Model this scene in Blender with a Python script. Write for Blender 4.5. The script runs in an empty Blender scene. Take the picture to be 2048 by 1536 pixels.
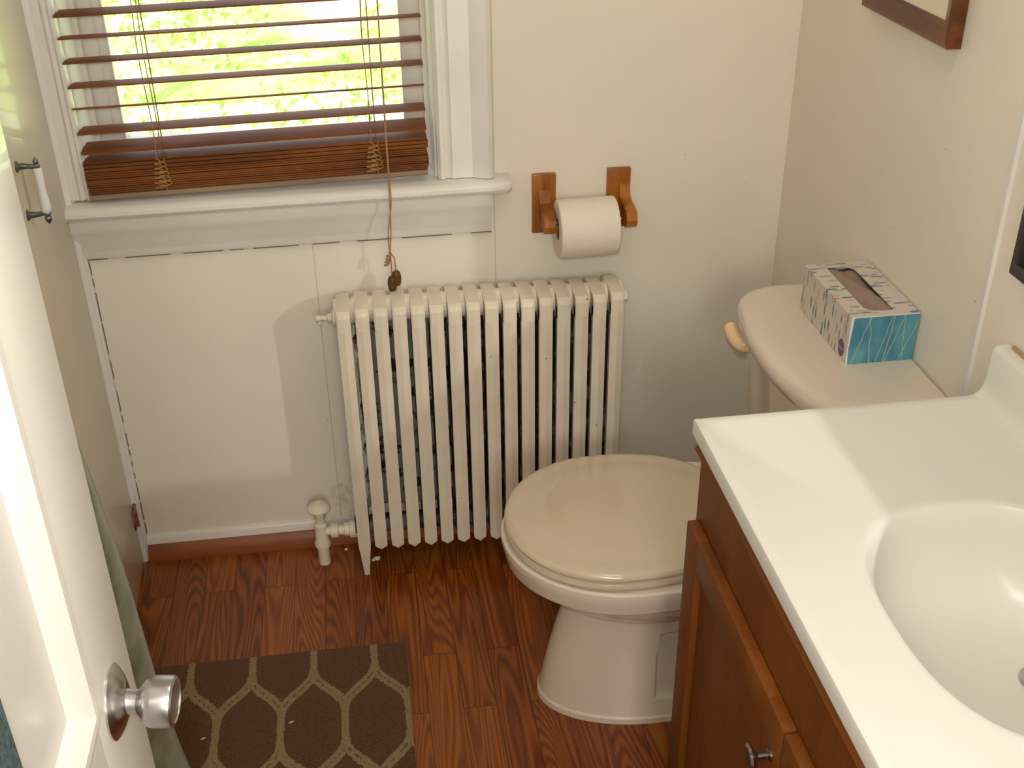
import bpy, bmesh, math, random
from mathutils import Vector, Matrix
random.seed(7)
C = bpy.context.scene.collection
SC = bpy.context.scene
PI = math.pi

# ------------------------------------------------------------------ camera
CX, CY, CZ = 0.5294, -2.1124, 1.6008
YAW, PIT, ROLL, FPX = 0.1346, 0.5255, -0.0129, 2291.57
cy_, sy_ = math.cos(YAW), math.sin(YAW); cp_, sp_ = math.cos(PIT), math.sin(PIT)
fwd = Vector((sy_*cp_, cy_*cp_, -sp_)); rgt = Vector((cy_, -sy_, 0)); up = rgt.cross(fwd)
r2 = rgt*math.cos(ROLL) + up*math.sin(ROLL); u2 = up*math.cos(ROLL) - rgt*math.sin(ROLL)
cam = bpy.data.cameras.new('camera'); cam_o = bpy.data.objects.new('camera', cam); C.objects.link(cam_o)
cam.sensor_width = 36.0; cam.lens = FPX/2048*36.0; cam.clip_start = 0.02
cam_o.matrix_world = Matrix(((r2.x, u2.x, -fwd.x, CX), (r2.y, u2.y, -fwd.y, CY), (r2.z, u2.z, -fwd.z, CZ), (0, 0, 0, 1)))
SC.camera = cam_o

# ------------------------------------------------------------------ world, lights, exposure
SC.view_settings.view_transform = 'Standard'; SC.view_settings.look = 'None'
SC.view_settings.gamma = 1.0; SC.view_settings.use_curve_mapping = False
SC.view_settings.exposure = 0.12
SC.cycles.use_denoising = True
SC.cycles.caustics_reflective = False; SC.cycles.caustics_refractive = False
SC.cycles.sample_clamp_indirect = 4.0
SC.cycles.max_bounces = 10
w = bpy.data.worlds.new('world'); SC.world = w; w.use_nodes = True
bg = w.node_tree.nodes['Background']; bg.inputs['Color'].default_value = (0.93, 0.97, 1.0, 1); bg.inputs['Strength'].default_value = 2.0

def light(name, kind, loc, target, power, color=(1, 1, 1), size=0.1, angle=None, blend=0.0):
    d = bpy.data.lights.new(name, kind); d.energy = power; d.color = color
    if kind == 'AREA': d.shape = 'SQUARE'; d.size = size
    elif kind == 'SUN': d.angle = size
    else: d.shadow_soft_size = size
    if kind == 'SPOT': d.spot_size = angle; d.spot_blend = blend
    o = bpy.data.objects.new(name, d); C.objects.link(o); o.location = loc
    o.rotation_euler = (Vector(target)-Vector(loc)).to_track_quat('-Z', 'Y').to_euler()
    return o
W = 1.3733           # right wall plane
MIRX = W-0.012       # mirror glass plane
FL = Vector((CX-0.015, CY+0.03, CZ+0.055))
light('sun', 'SUN', (0, -5, 10), (2.5, 3.0, 0), 11.0, (1.0, 0.95, 0.86), math.radians(0.6))
light('camera_flash', 'POINT', FL, (0, 0, 0), 25.0, (1.0, 0.975, 0.93), 0.02)
VF = Vector((2*MIRX-FL.x, FL.y, FL.z))
light('flash_in_mirror', 'SPOT', VF, (MIRX, -1.50, 1.33), 105.0, (1.0, 0.975, 0.93), 0.02, math.radians(84), 0.0)  # spot added behind the right wall in place of the flash's mirror reflection
light('hall_fill', 'AREA', (0.62, -3.25, 1.75), (0.70, -0.4, 0.7), 17.0, (1.0, 0.955, 0.89), 0.5)  # unseen soft fill added behind the camera
light('overhead_fill', 'AREA', (0.85, -1.1, 2.33), (0.75, -0.7, 0.0), 3.0, (1.0, 0.95, 0.88), 0.40)  # unseen fill lamp added overhead, no fixture built

# ------------------------------------------------------------------ helpers
def srgb(r, g, b):
    f = lambda c: (c/255/12.92) if c/255 <= 0.04045 else ((c/255+0.055)/1.055)**2.4
    return (f(r), f(g), f(b), 1.0)

class NT:
    """small node-tree helper"""
    def __init__(s, name):
        s.m = bpy.data.materials.new(name); s.m.use_nodes = True; s.t = s.m.node_tree
        s.b = s.t.nodes['Principled BSDF']; s.out = s.t.nodes['Material Output']
        s.tc = s.n('ShaderNodeTexCoord')
    def n(s, k, **kw):
        x = s.t.nodes.new(k)
        for a, v in kw.items(): setattr(x, a, v)
        return x
    def l(s, a, b): s.t.links.new(a, b)
    def val(s, sock, v):
        if isinstance(v, (int, float)): sock.default_value = v
        elif isinstance(v, (tuple, list)): sock.default_value = v
        else: s.l(v, sock)
    def math(s, op, a, b=0.0, c=0.0, clamp=False):
        x = s.n('ShaderNodeMath', operation=op, use_clamp=clamp)
        for i, v in enumerate((a, b, c)): s.val(x.inputs[i], v)
        return x.outputs[0]
    def sep(s, v):
        x = s.n('ShaderNodeSeparateXYZ'); s.l(v, x.inputs[0]); return x.outputs
    def comb(s, a, b, c):
        x = s.n('ShaderNodeCombineXYZ')
        for i, v in enumerate((a, b, c)): s.val(x.inputs[i], v)
        return x.outputs[0]
    def mapv(s, v, scale=(1, 1, 1), loc=(0, 0, 0), rot=(0, 0, 0)):
        x = s.n('ShaderNodeMapping'); s.l(v, x.inputs['Vector'])
        x.inputs['Scale'].default_value = scale; x.inputs['Location'].default_value = loc; x.inputs['Rotation'].default_value = rot
        return x.outputs[0]
    def noise(s, v, scale, detail=2.0, rough=0.5, dist=0.0):
        x = s.n('ShaderNodeTexNoise'); s.l(v, x.inputs['Vector'])
        x.inputs['Scale'].default_value = scale; x.inputs['Detail'].default_value = detail
        x.inputs['Roughness'].default_value = rough; x.inputs['Distortion'].default_value = dist
        return x.outputs['Fac']
    def ramp(s, f, stops, interp='LINEAR'):
        x = s.n('ShaderNodeValToRGB'); x.color_ramp.interpolation = interp; e = x.color_ramp.elements
        while len(e) < len(stops): e.new(0.5)
        for i, (p, c) in enumerate(stops):
            e[i].position = p; e[i].color = c if len(c) == 4 else (*c, 1)
        s.val(x.inputs[0], f); return x.outputs[0]
    def mix(s, f, a, b, mode='MIX'):
        x = s.n('ShaderNodeMix', data_type='RGBA', blend_type=mode, clamp_factor=True)
        s.val(x.inputs[0], f); s.val(x.inputs[6], a); s.val(x.inputs[7], b); return x.outputs[2]
    def bump(s, h, strength=0.2, dist=0.002):
        x = s.n('ShaderNodeBump'); x.inputs['Strength'].default_value = strength; x.inputs['Distance'].default_value = dist
        s.l(h, x.inputs['Height']); s.l(x.outputs[0], s.b.inputs['Normal'])
    def fin(s, col=None, rough=None, metal=0.0, coat=0.0, spec=None, sheen=0.0):
        if col is not None: s.val(s.b.inputs['Base Color'], col)
        if rough is not None: s.val(s.b.inputs['Roughness'], rough)
        s.b.inputs['Metallic'].default_value = metal; s.b.inputs['Coat Weight'].default_value = coat
        if spec is not None: s.b.inputs['Specular IOR Level'].default_value = spec
        s.b.inputs['Sheen Weight'].default_value = sheen
        return s.m

def paint(name, col, rough=0.5, var=0.06, scale=6.0, bump=0.05, coat=0.0, specks=None, dirt=None, world=False):
    n = NT(name); o = n.n('ShaderNodeNewGeometry').outputs['Position'] if world else n.tc.outputs['Object']
    a = tuple(max(0, c*(1-var)) for c in col[:3])+(1,); b = tuple(min(1, c*(1+var)) for c in col[:3])+(1,)
    c = n.ramp(n.noise(o, scale, 4), [(0.3, a), (0.7, b)])
    if specks:
        sc_, th, colr = specks
        v = n.n('ShaderNodeTexVoronoi'); n.l(o, v.inputs['Vector']); v.inputs['Scale'].default_value = sc_
        r = n.math('GREATER_THAN', n.noise(o, sc_*0.35, 1), 0.58)
        f = n.math('MULTIPLY', n.math('LESS_THAN', v.outputs['Distance'], th), r)
        c = n.mix(f, c, colr)
    if dirt:
        ds, lo, hi, dc = dirt
        f = n.ramp(n.noise(o, ds, 6, 0.65), [(lo, (0, 0, 0, 1)), (hi, (1, 1, 1, 1))])
        c = n.mix(f, c, dc)
    n.bump(n.noise(o, 180, 3), bump, 0.001)
    return n.fin(c, rough, coat=coat)

def metal(name, col, rough=0.25, var=0.1):
    n = NT(name); o = n.tc.outputs['Object']
    r = n.ramp(n.noise(o, 60, 3), [(0.3, (rough*(1-var),)*3), (0.7, (rough*(1+var),)*3)])
    return n.fin(col, r, metal=1.0)

def woodmat(name, dark, mid, axis='Z', freq=24.0, rough=0.35, coat=0.25, contrast=1.0):
    n = NT(name); o = n.tc.outputs['Object']
    sc = {'X': (1.2, 9, 9), 'Y': (9, 1.2, 9), 'Z': (9, 9, 1.2)}[axis]
    f1 = n.noise(n.mapv(o, sc), 1.6, 2, 0.5, 0.3)
    sfine = {'X': (6, 160, 160), 'Y': (160, 6, 160), 'Z': (160, 160, 6)}[axis]
    f2 = n.noise(n.mapv(o, sfine), 1.0, 3)
    rings = n.math('MULTIPLY_ADD', n.math('SINE', n.math('MULTIPLY', f1, freq)), 0.5, 0.5)
    f = n.math('ADD', n.math('MULTIPLY', rings, 0.55*contrast), n.math('MULTIPLY', f2, 0.6), clamp=True)
    c = n.ramp(f, [(0.1, dark), (0.75, mid)])
    n.bump(f2, 0.08, 0.001)
    return n.fin(c, rough, coat=coat, spec=0.3)

M = {}
# painted wall: cream, faint panel seams, specks, a patch of spackle
def wall_mat(name, col, seams=(), patch=None, peel=None):
    n = NT(name); o = n.tc.outputs['Object']; x, y, z = n.sep(o)
    a = tuple(c*0.955 for c in col[:3])+(1,); b = tuple(min(1, c*1.03) for c in col[:3])+(1,)
    c = n.ramp(n.noise(o, 3.0, 5, 0.6), [(0.3, a), (0.7, b)])
    v = n.n('ShaderNodeTexVoronoi'); n.l(o, v.inputs['Vector']); v.inputs['Scale'].default_value = 34
    gate = n.math('GREATER_THAN', n.noise(o, 11, 1), 0.60)
    c = n.mix(n.math('MULTIPLY', n.math('LESS_THAN', v.outputs['Distance'], 0.035), gate), c, srgb(120, 95, 75))
    for sx in seams:
        d = n.math('ABSOLUTE', n.math('SUBTRACT', x, sx))
        c = n.mix(n.math('MULTIPLY', n.math('LESS_THAN', d, 0.0012), 0.35), c, srgb(140, 122, 100))
    if patch:
        for (px, pz, rx, rz, colr, th) in patch:
            dx = n.math('DIVIDE', n.math('SUBTRACT', x, px), rx); dz = n.math('DIVIDE', n.math('SUBTRACT', z, pz), rz)
            d = n.math('ADD', n.math('MULTIPLY', dx, dx), n.math('MULTIPLY', dz, dz))
            d = n.math('ADD', d, n.math('MULTIPLY', n.noise(o, 55, 4, 0.7), 2.6))
            c = n.mix(n.math('MULTIPLY', n.math('SUBTRACT', th, d, clamp=True), 2.0, clamp=True), c, colr)
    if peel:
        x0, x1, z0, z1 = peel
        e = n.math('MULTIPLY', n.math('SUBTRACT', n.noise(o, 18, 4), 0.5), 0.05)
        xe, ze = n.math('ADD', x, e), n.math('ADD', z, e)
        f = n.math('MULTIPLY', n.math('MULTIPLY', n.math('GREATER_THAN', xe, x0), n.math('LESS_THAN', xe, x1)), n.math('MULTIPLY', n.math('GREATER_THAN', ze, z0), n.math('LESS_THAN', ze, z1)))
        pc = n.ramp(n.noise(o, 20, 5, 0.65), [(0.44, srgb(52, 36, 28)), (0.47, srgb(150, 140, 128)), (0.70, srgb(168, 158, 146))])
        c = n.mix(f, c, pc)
    n.bump(n.noise(o, 120, 4), 0.06, 0.001)
    return n.fin(c, 0.48, spec=0.4)
WALLC = srgb(233, 224, 208)
M['wall'] = wall_mat('wall_paint', WALLC)
M['wall_back'] = wall_mat('wall_paint_panelled', WALLC, seams=(0.4249, 0.785),
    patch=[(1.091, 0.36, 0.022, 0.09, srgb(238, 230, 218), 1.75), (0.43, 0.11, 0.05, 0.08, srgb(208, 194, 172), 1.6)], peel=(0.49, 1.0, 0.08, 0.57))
M['ceil'] = paint('ceiling_paint', srgb(232, 226, 214), 0.6)
M['trim'] = paint('trim_gloss_paint', srgb(226, 220, 212), 0.32, 0.04, 9, 0.04, coat=0.15)
M['trimline'] = paint('trim_dark_crack', srgb(110, 95, 85), 0.6)
M['door'] = paint('door_gloss_paint', srgb(228, 222, 213), 0.30, 0.04, 5, 0.05, coat=0.2, dirt=(9, 0.70, 0.84, srgb(206, 172, 120)))
M['closet'] = paint('closet_door_paint', srgb(218, 206, 184), 0.34, 0.05, 4, 0.04, coat=0.2)
M['ivory'] = paint('porcelain_ivory', srgb(220, 206, 188), 0.10, 0.015, 4, 0.0, coat=0.5)
M['bone'] = paint('bone_seat_plastic', srgb(206, 189, 163), 0.14, 0.015, 4, 0.0, coat=0.4)
M['lever'] = paint('almond_lever_plastic', srgb(236, 205, 158), 0.2, 0.02, 4, 0.0, coat=0.3)
M['marble'] = paint('cultured_marble', srgb(222, 219, 209), 0.32, 0.012, 5, 0.0, coat=0.05)
M['caulk'] = paint('stained_caulk', srgb(176, 140, 92), 0.7, 0.15, 30)
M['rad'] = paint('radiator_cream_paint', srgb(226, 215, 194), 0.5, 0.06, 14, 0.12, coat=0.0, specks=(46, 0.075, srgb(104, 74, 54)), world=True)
M['peel'] = paint('peeling_shaded_radiator_paint', srgb(104, 96, 90), 0.6, 0.1, 20, 0.3, dirt=(16, 0.42, 0.48, srgb(36, 22, 17)), world=True)  # peeling paint, with the shade of the gaps darkened into its base colour
M['chrome'] = metal('brushed_chrome', (0.62, 0.60, 0.60, 1), 0.22)
M['steel'] = metal('satin_steel', (0.50, 0.48, 0.47, 1), 0.30)
M['nickel'] = metal('dark_nickel', (0.35, 0.33, 0.31, 1), 0.22)
M['pewter'] = metal('aged_pewter', (0.20, 0.20, 0.19, 1), 0.42)
M['oak_tp'] = woodmat('honey_oak_holder', srgb(112, 60, 10), srgb(172, 104, 28), 'Z', 22, 0.4, 0.2)
M['cab'] = woodmat('cabinet_maple_stain', srgb(98, 52, 14), srgb(134, 76, 26), 'Y', 8, 0.5, 0.0, 0.45)
M['cabv'] = woodmat('cabinet_maple_stain_upright', srgb(98, 52, 14), srgb(134, 76, 26), 'Z', 8, 0.5, 0.0, 0.45)
M['frame'] = woodmat('walnut_frame', srgb(70, 34, 12), srgb(112, 62, 26), 'Y', 18, 0.35, 0.3)
M['slat'] = woodmat('blind_walnut_slat', srgb(86, 44, 12), srgb(130, 74, 26), 'X', 16, 0.6, 0.0, 0.6)
M['rail'] = woodmat('blind_bottom_rail_wood', srgb(116, 94, 74), srgb(150, 126, 102), 'X', 14, 0.55, 0.0, 0.6)
M['cord'] = paint('tan_cord', srgb(158, 118, 66), 0.8, 0.1, 80)
M['tassel'] = woodmat('olive_wood_tassel', srgb(66, 46, 14), srgb(98, 72, 26), 'Z', 10, 0.4, 0.2)
M['paper'] = paint('tissue_roll_paper', srgb(234, 222, 206), 0.9, 0.02, 12, 0.25)
M['card'] = paint('cardboard_core', srgb(150, 118, 82), 0.9, 0.05, 20)
M['matboard'] = paint('cream_mat_board', srgb(226, 216, 190), 0.8)
M['shoe'] = woodmat('shoe_moulding_wood', srgb(96, 48, 22), srgb(138, 78, 42), 'X', 14, 0.4, 0.2)
M['black'] = paint('black_frame_lacquer', srgb(40, 34, 36), 0.3)
M['rust'] = paint('rusty_hinge', srgb(150, 110, 98), 0.6, 0.2, 60, dirt=(70, 0.45, 0.55, srgb(92, 34, 36)))
M['chip'] = paint('white_paint_flake', srgb(226, 224, 218), 0.7)
M['grout'] = paint('floor_dirt_ring', srgb(58, 36, 24), 0.8, 0.2, 40)

def floor_mat():
    n = NT('oak_laminate_planks'); o = n.tc.outputs['Object']; x, y, z = n.sep(o)
    v = n.comb(y, x, 0.0)
    def brick(c1, c2, mortar):
        b = n.n('ShaderNodeTexBrick'); n.l(v, b.inputs['Vector']); b.offset = 0.37; b.offset_frequency = 2
        b.inputs['Color1'].default_value = c1; b.inputs['Color2'].default_value = c2; b.inputs['Mortar'].default_value = mortar
        b.inputs['Scale'].default_value = 1.0; b.inputs['Mortar Size'].default_value = 0.0007; b.inputs['Mortar Smooth'].default_value = 0.3
        b.inputs['Brick Width'].default_value = 0.41; b.inputs['Row Height'].default_value = 0.064; b.inputs['Bias'].default_value = 0.0
        return b
    b = brick((0, 0, 0, 1), (1, 1, 1, 1), (0.5, 0.5, 0.5, 1))
    bw = n.n('ShaderNodeRGBToBW'); n.l(b.outputs['Color'], bw.inputs[0]); pid = bw.outputs[0]
    off = n.math('MULTIPLY', pid, 37.0)
    gv = n.comb(n.math('MULTIPLY', n.math('ADD', x, off), 12.0), n.math('MULTIPLY', n.math('ADD', y, off), 1.0), off)
    f1 = n.noise(gv, 1.0, 1.0, 0.4, 0.25)
    lines = n.math('MULTIPLY_ADD', n.math('SINE', n.math('MULTIPLY', f1, 210.0)), 0.5, 0.5)
    lines = n.math('POWER', lines, 0.7)
    fine = n.noise(n.comb(n.math('MULTIPLY', x, 420.0), n.math('MULTIPLY', y, 9.0), off), 1.0, 3)
    big = n.noise(gv, 0.5, 2)
    f = n.math('ADD', n.math('MULTIPLY', lines, 0.26), n.math('ADD', n.math('MULTIPLY', fine, 0.42), n.math('ADD', n.math('MULTIPLY', pid, 0.16), n.math('MULTIPLY', big, 0.2))))
    c = n.ramp(f, [(0.24, srgb(62, 23, 3)), (0.52, srgb(122, 59, 11)), (0.88, srgb(166, 96, 30))])
    c = n.mix(b.outputs['Fac'], c, srgb(38, 16, 8))
    n.bump(fine, 0.05, 0.001)
    return n.fin(c, 0.34, coat=0.12)
M['floor'] = floor_mat()

def rug_mat():
    n = NT('ogee_lattice_rug'); o = n.tc.outputs['Object']; x, y, z = n.sep(o)
    P, L = 0.1176, 0.366
    wob = n.math('MULTIPLY', n.math('SUBTRACT', n.noise(o, 160, 2), 0.5), 0.006)
    u = n.math('ADD', n.math('SUBTRACT', x, 0.4795), wob); v = n.math('ADD', n.math('SUBTRACT', y, -0.573), wob)
    u = n.math('ABSOLUTE', n.math('SUBTRACT', u, n.math('MULTIPLY', n.math('ROUND', n.math('DIVIDE', u, P)), P)))
    v = n.math('ABSOLUTE', n.math('SUBTRACT', v, n.math('MULTIPLY', n.math('ROUND', n.math('DIVIDE', v, L)), L)))
    mr = n.n('ShaderNodeMapRange', interpolation_type='SMOOTHERSTEP'); mr.interpolation_type = 'SMOOTHSTEP'
    n.l(v, mr.inputs[0]); mr.inputs[1].default_value = 0.042; mr.inputs[2].default_value = 0.141
    mr.inputs[3].default_value = P/2; mr.inputs[4].default_value = 0.0
    d = n.math('ABSOLUTE', n.math('SUBTRACT', u, mr.outputs[0]))
    inner = n.math('MULTIPLY', n.math('LESS_THAN', d, 0.0016), n.math('GREATER_THAN', n.noise(o, 130, 1), 0.5))
    mb = n.math('SUBTRACT', 1.0, n.math('MULTIPLY', n.math('ABSOLUTE', n.math('SUBTRACT', v, 0.0915)), 16.0), clamp=True)
    line = n.math('LESS_THAN', d, n.math('MULTIPLY_ADD', mb, 0.0075, 0.0068))
    slope = n.math('MULTIPLY', n.math('LESS_THAN', v, 0.125), n.math('GREATER_THAN', v, 0.058))
    tuft = n.noise(o, 420, 2)
    brown = n.ramp(tuft, [(0.3, srgb(68, 42, 20)), (0.7, srgb(104, 70, 40))])
    tan = n.ramp(tuft, [(0.3, srgb(118, 98, 66)), (0.7, srgb(150, 130, 94))])
    c = n.mix(line, brown, tan)
    c = n.mix(n.math('MULTIPLY', inner, slope), c, srgb(86, 62, 42))
    n.bump(n.math('ADD', tuft, n.math('MULTIPLY', line, 0.5)), 0.5, 0.003)
    return n.fin(c, 0.95, spec=0.1, sheen=0.15)
M['rug'] = rug_mat()

def cloth_mat(name, a, b, scale, rough=0.85, sheen=0.2, bs=0.3, lo=0.35, hi=0.65):
    n = NT(name); o = n.tc.outputs['Object']
    f = n.noise(o, scale, 4, 0.6)
    n.bump(n.noise(o, scale*4, 2), bs, 0.002)
    return n.fin(n.ramp(f, [(lo, a), (hi, b)]), rough, sheen=sheen)
M['robe'] = cloth_mat('sage_green_satin', srgb(84, 83, 56), srgb(118, 116, 86), 22, 0.45, 0.15, 0.1)
M['teal'] = cloth_mat('dark_teal_terry', srgb(4, 20, 24), srgb(46, 82, 84), 260, 0.95, 0.1, 0.8)
M['carpet'] = cloth_mat('hall_carpet', srgb(16, 46, 50), srgb(60, 86, 84), 200, 0.95, 0.1, 0.5)

def leaf_mat(name, a, b):
    n = NT(name); o = n.tc.outputs['Object']
    c = n.ramp(n.noise(o, 2.5, 3), [(0.35, a), (0.65, b)])
    n.b.inputs['Subsurface Weight'].default_value = 0.0
    return n.fin(c, 0.5)
M['leaf'] = leaf_mat('spring_leaves', srgb(150, 194, 86), srgb(200, 226, 124))
M['bark'] = leaf_mat('tree_bark', srgb(80, 64, 50), srgb(120, 100, 84))
def lawn_mat():
    n = NT('sunlit_lawn'); o = n.tc.outputs['Object']
    c = n.ramp(n.noise(o, 0.9, 6, 0.65), [(0.38, srgb(160, 204, 92)), (0.52, srgb(192, 224, 122)), (0.64, srgb(236, 244, 196))])  # palest tone paints sun patches into the grass colour
    return n.fin(c, 0.9, spec=0.1)
M['lawn'] = lawn_mat()
M['drive'] = paint('pale_concrete', srgb(236, 232, 222), 0.9)

def glass_mat():
    n = NT('window_glass'); n.t.nodes.remove(n.b)
    tr = n.n('ShaderNodeBsdfTransparent'); gl = n.n('ShaderNodeBsdfGlossy'); gl.inputs['Roughness'].default_value = 0.02
    mx = n.n('ShaderNodeMixShader'); mx.inputs[0].default_value = 0.05
    n.l(tr.outputs[0], mx.inputs[1]); n.l(gl.outputs[0], mx.inputs[2]); n.l(mx.outputs[0], n.out.inputs[0]); return n.m
M['glass'] = glass_mat()
def mirror_mat():
    n = NT('half_silvered_mirror'); n.t.nodes.remove(n.b)
    tr = n.n('ShaderNodeBsdfTransparent'); gl = n.n('ShaderNodeBsdfGlossy'); gl.inputs['Roughness'].default_value = 0.0
    mx = n.n('ShaderNodeMixShader'); mx.inputs[0].default_value = 0.55  # part transparent so the spot behind it shines into the room
    n.l(tr.outputs[0], mx.inputs[1]); n.l(gl.outputs[0], mx.inputs[2]); n.l(mx.outputs[0], n.out.inputs[0]); return n.m
M['mirror'] = mirror_mat()

# ---- mesh building
def finish(name, bm, mat, parent=None, smooth=35, recalc=True):
    if recalc: bmesh.ops.recalc_face_normals(bm, faces=bm.faces)
    me = bpy.data.meshes.new(name); bm.to_mesh(me); bm.free()
    mats = mat if isinstance(mat, (list, tuple)) else [mat]
    for m in mats: me.materials.append(m)
    if smooth:
        for p in me.polygons: p.use_smooth = True
        me.set_sharp_from_angle(angle=math.radians(smooth))
    o = bpy.data.objects.new(name, me); C.objects.link(o)
    if parent is not None: attach(o, parent)
    return o
def world_loc(o):
    m = Matrix.Translation(o.location)
    p = o.parent
    while p is not None:
        m = Matrix.Translation(p.location) @ m if p.parent is None or True else m
        p = None
    return m
BASE = {}
def attach(o, parent):
    o.parent = parent
    o.matrix_parent_inverse = BASE.get(parent.name, Matrix.Identity(4)).inverted()
def thing(name, label, cat, loc=(0, 0, 0), group=None, kind=None, rot=None):
    o = bpy.data.objects.new(name, None); C.objects.link(o); o.location = loc; o.empty_display_size = 0.05
    BASE[o.name] = Matrix.Translation(loc)
    return tag(o, label, cat, group, kind)
def tag(o, label=None, cat=None, group=None, kind=None):
    if label: o['label'] = label
    if cat: o['category'] = cat
    if group: o['group'] = group
    if kind: o['kind'] = kind
    return o
def struct(name, bm, mat, label, cat, smooth=35):
    return tag(finish(name, bm, mat, None, smooth), label, cat, None, 'structure')
def box(bm, x0, x1, y0, y1, z0, z1, bev=0.0, seg=2, mi=0, fn=None):
    vs = [bm.verts.new((x, y, z)) for x in (x0, x1) for y in (y0, y1) for z in (z0, z1)]
    idx = [(0, 1, 3, 2), (4, 6, 7, 5), (0, 4, 5, 1), (2, 3, 7, 6), (0, 2, 6, 4), (1, 5, 7, 3)]
    fs = [bm.faces.new([vs[i] for i in q]) for q in idx]
    for f in fs: f.material_index = mi
    if bev > 0:
        es = list({e for f in fs for e in f.edges})
        r = bmesh.ops.bevel(bm, geom=es, offset=bev, segments=seg, affect='EDGES', profile=0.5)
        for f in r['faces']: f.material_index = mi
    return bm
def loft(bm, rings, cap0=True, cap1=True, mi=0, closed=True):
    R_ = [[bm.verts.new(p) for p in ring] for ring in rings]
    n = len(R_[0])
    for a, b in zip(R_[:-1], R_[1:]):
        for i in range(n if closed else n-1):
            f = bm.faces.new((a[i], a[(i+1) % n], b[(i+1) % n], b[i])); f.material_index = mi
    if cap0: f = bm.faces.new(R_[0][::-1]); f.material_index = mi
    if cap1: f = bm.faces.new(R_[-1]); f.material_index = mi
    return R_
def lathe(bm, prof, base, axis, n=32, mi=0, cap0=True, cap1=True):
    axis = Vector(axis).normalized(); t = Vector((0, 0, 1)) if abs(axis.z) < 0.9 else Vector((1, 0, 0))
    u = axis.cross(t).normalized(); v = axis.cross(u).normalized(); base = Vector(base)
    rings = [[base+axis*h+(u*math.cos(2*PI*i/n)+v*math.sin(2*PI*i/n))*max(r, 1e-5) for i in range(n)] for r, h in prof]
    return loft(bm, rings, cap0, cap1, mi)
def tube(bm, pts, r, n=10, mi=0):
    pts = [Vector(p) for p in pts]; rings = []
    prev = None
    for i, p in enumerate(pts):
        d = (pts[min(i+1, len(pts)-1)]-pts[max(i-1, 0)]).normalized()
        t = prev if prev is not None else (Vector((0, 0, 1)) if abs(d.z) < 0.9 else Vector((1, 0, 0)))
        u = (t-d*t.dot(d)).normalized(); prev = u; v = d.cross(u)
        rr = r[i] if isinstance(r, (list, tuple)) else r
        rings.append([p+(u*math.cos(2*PI*k/n)+v*math.sin(2*PI*k/n))*rr for k in range(n)])
    return loft(bm, rings, True, True, mi)
def smooth_path(pts, k=6):
    P_ = [Vector(p) for p in pts]; out = []
    for i in range(len(P_)-1):
        p0 = P_[max(i-1, 0)]; p1 = P_[i]; p2 = P_[i+1]; p3 = P_[min(i+2, len(P_)-1)]
        for j in range(k):
            t = j/k
            out.append(0.5*((2*p1)+(p2-p0)*t+(2*p0-5*p1+4*p2-p3)*t*t+(3*p1-p0-3*p2+p3)*t**3))
    out.append(P_[-1]); return out
def extrude_profile(bm, prof, p0, p1, ax_a, ax_b, mi=0):
    """sweep a closed 2-D profile (a,b) from p0 to p1; ax_a/ax_b are the 3-D directions of a and b"""
    a_, b_ = Vector(ax_a), Vector(ax_b)
    return loft(bm, [[Vector(p0)+a_*q[0]+b_*q[1] for q in prof], [Vector(p1)+a_*q[0]+b_*q[1] for q in prof]], True, True, mi)
def NB(): return bmesh.new()
def tilt(o, x0, k):
    for v in o.data.vertices: v.co.z += (v.co.x-x0)*k
    return o

# ================================================================== THE ROOM
XL = -0.035          # left wall plane
ZC = 2.40
bm = NB(); box(bm, -0.20, 1.60, -2.04, 0.20, -0.12, 0.0)
struct('floor', bm, M['floor'], 'brown oak laminate plank floor of the bathroom', 'floor', 0)
bm = NB(); box(bm, -0.60, 2.60, -3.40, 0.25, ZC, ZC+0.12)
struct('ceiling', bm, M['ceil'], 'plain off-white ceiling above the bathroom', 'ceiling', 0)
WX0, WX1, WZ0, WZ1 = -0.002, 0.676, 0.836, 1.95
bm = NB()
box(bm, -0.20, WX0, 0, 0.16, -0.12, ZC); box(bm, WX1, 1.60, 0, 0.16, -0.12, ZC)
box(bm, WX0, WX1, 0, 0.16, -0.12, WZ0-0.012); box(bm, WX0, WX1, 0, 0.16, WZ1, ZC)
struct('wall_back', bm, M['wall_back'], 'cream painted back wall with the window and the radiator', 'wall', 0)
bm = NB(); box(bm, -0.20, XL, -2.08, 0.0, -0.12, ZC)
struct('wall_left', bm, M['wall'], 'cream painted left wall around the narrow closet door', 'wall', 0)
MY0, MY1, MZ0, MZ1 = -1.92, -0.868, 0.985, 1.66  # mirror opening, cut through the wall for the added spot
bm = NB()
box(bm, W, W+0.10, MY1, 0.16, -0.12, ZC); box(bm, W, W+0.10, -2.08, MY0, -0.12, ZC)
box(bm, W, W+0.10, MY0, MY1, -0.12, MZ0); box(bm, W, W+0.10, MY0, MY1, MZ1, ZC)
struct('wall_right', bm, M['wall'], 'cream painted right wall behind the toilet tank and the vanity', 'wall', 0)
bm = NB()
box(bm, -0.20, 0.29, -2.10, -2.02, -0.12, ZC); box(bm, 0.955, W+0.1, -2.10, -2.02, -0.12, ZC); box(bm, 0.29, 0.955, -2.10, -2.02, 2.05, ZC)
struct('wall_front', bm, M['wall'], 'cream wall with the doorway the picture is taken through', 'wall', 0)
bm = NB(); box(bm, -0.60, 2.60, -3.40, -2.04, -0.12, 0.0)
struct('floor_hall', bm, M['carpet'], 'dark teal carpet of the hall outside the doorway', 'floor', 0)
bm = NB(); box(bm, -0.60, -0.50, -3.40, -2.02, -0.12, ZC); box(bm, -0.60, -0.20, -2.10, -2.02, -0.12, ZC)
struct('wall_hall_left', bm, M['wall'], 'cream side wall of the hall beyond the open door', 'wall', 0)
bm = NB(); box(bm, -0.60, 2.60, -3.50, -3.40, -0.12, ZC)
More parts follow.
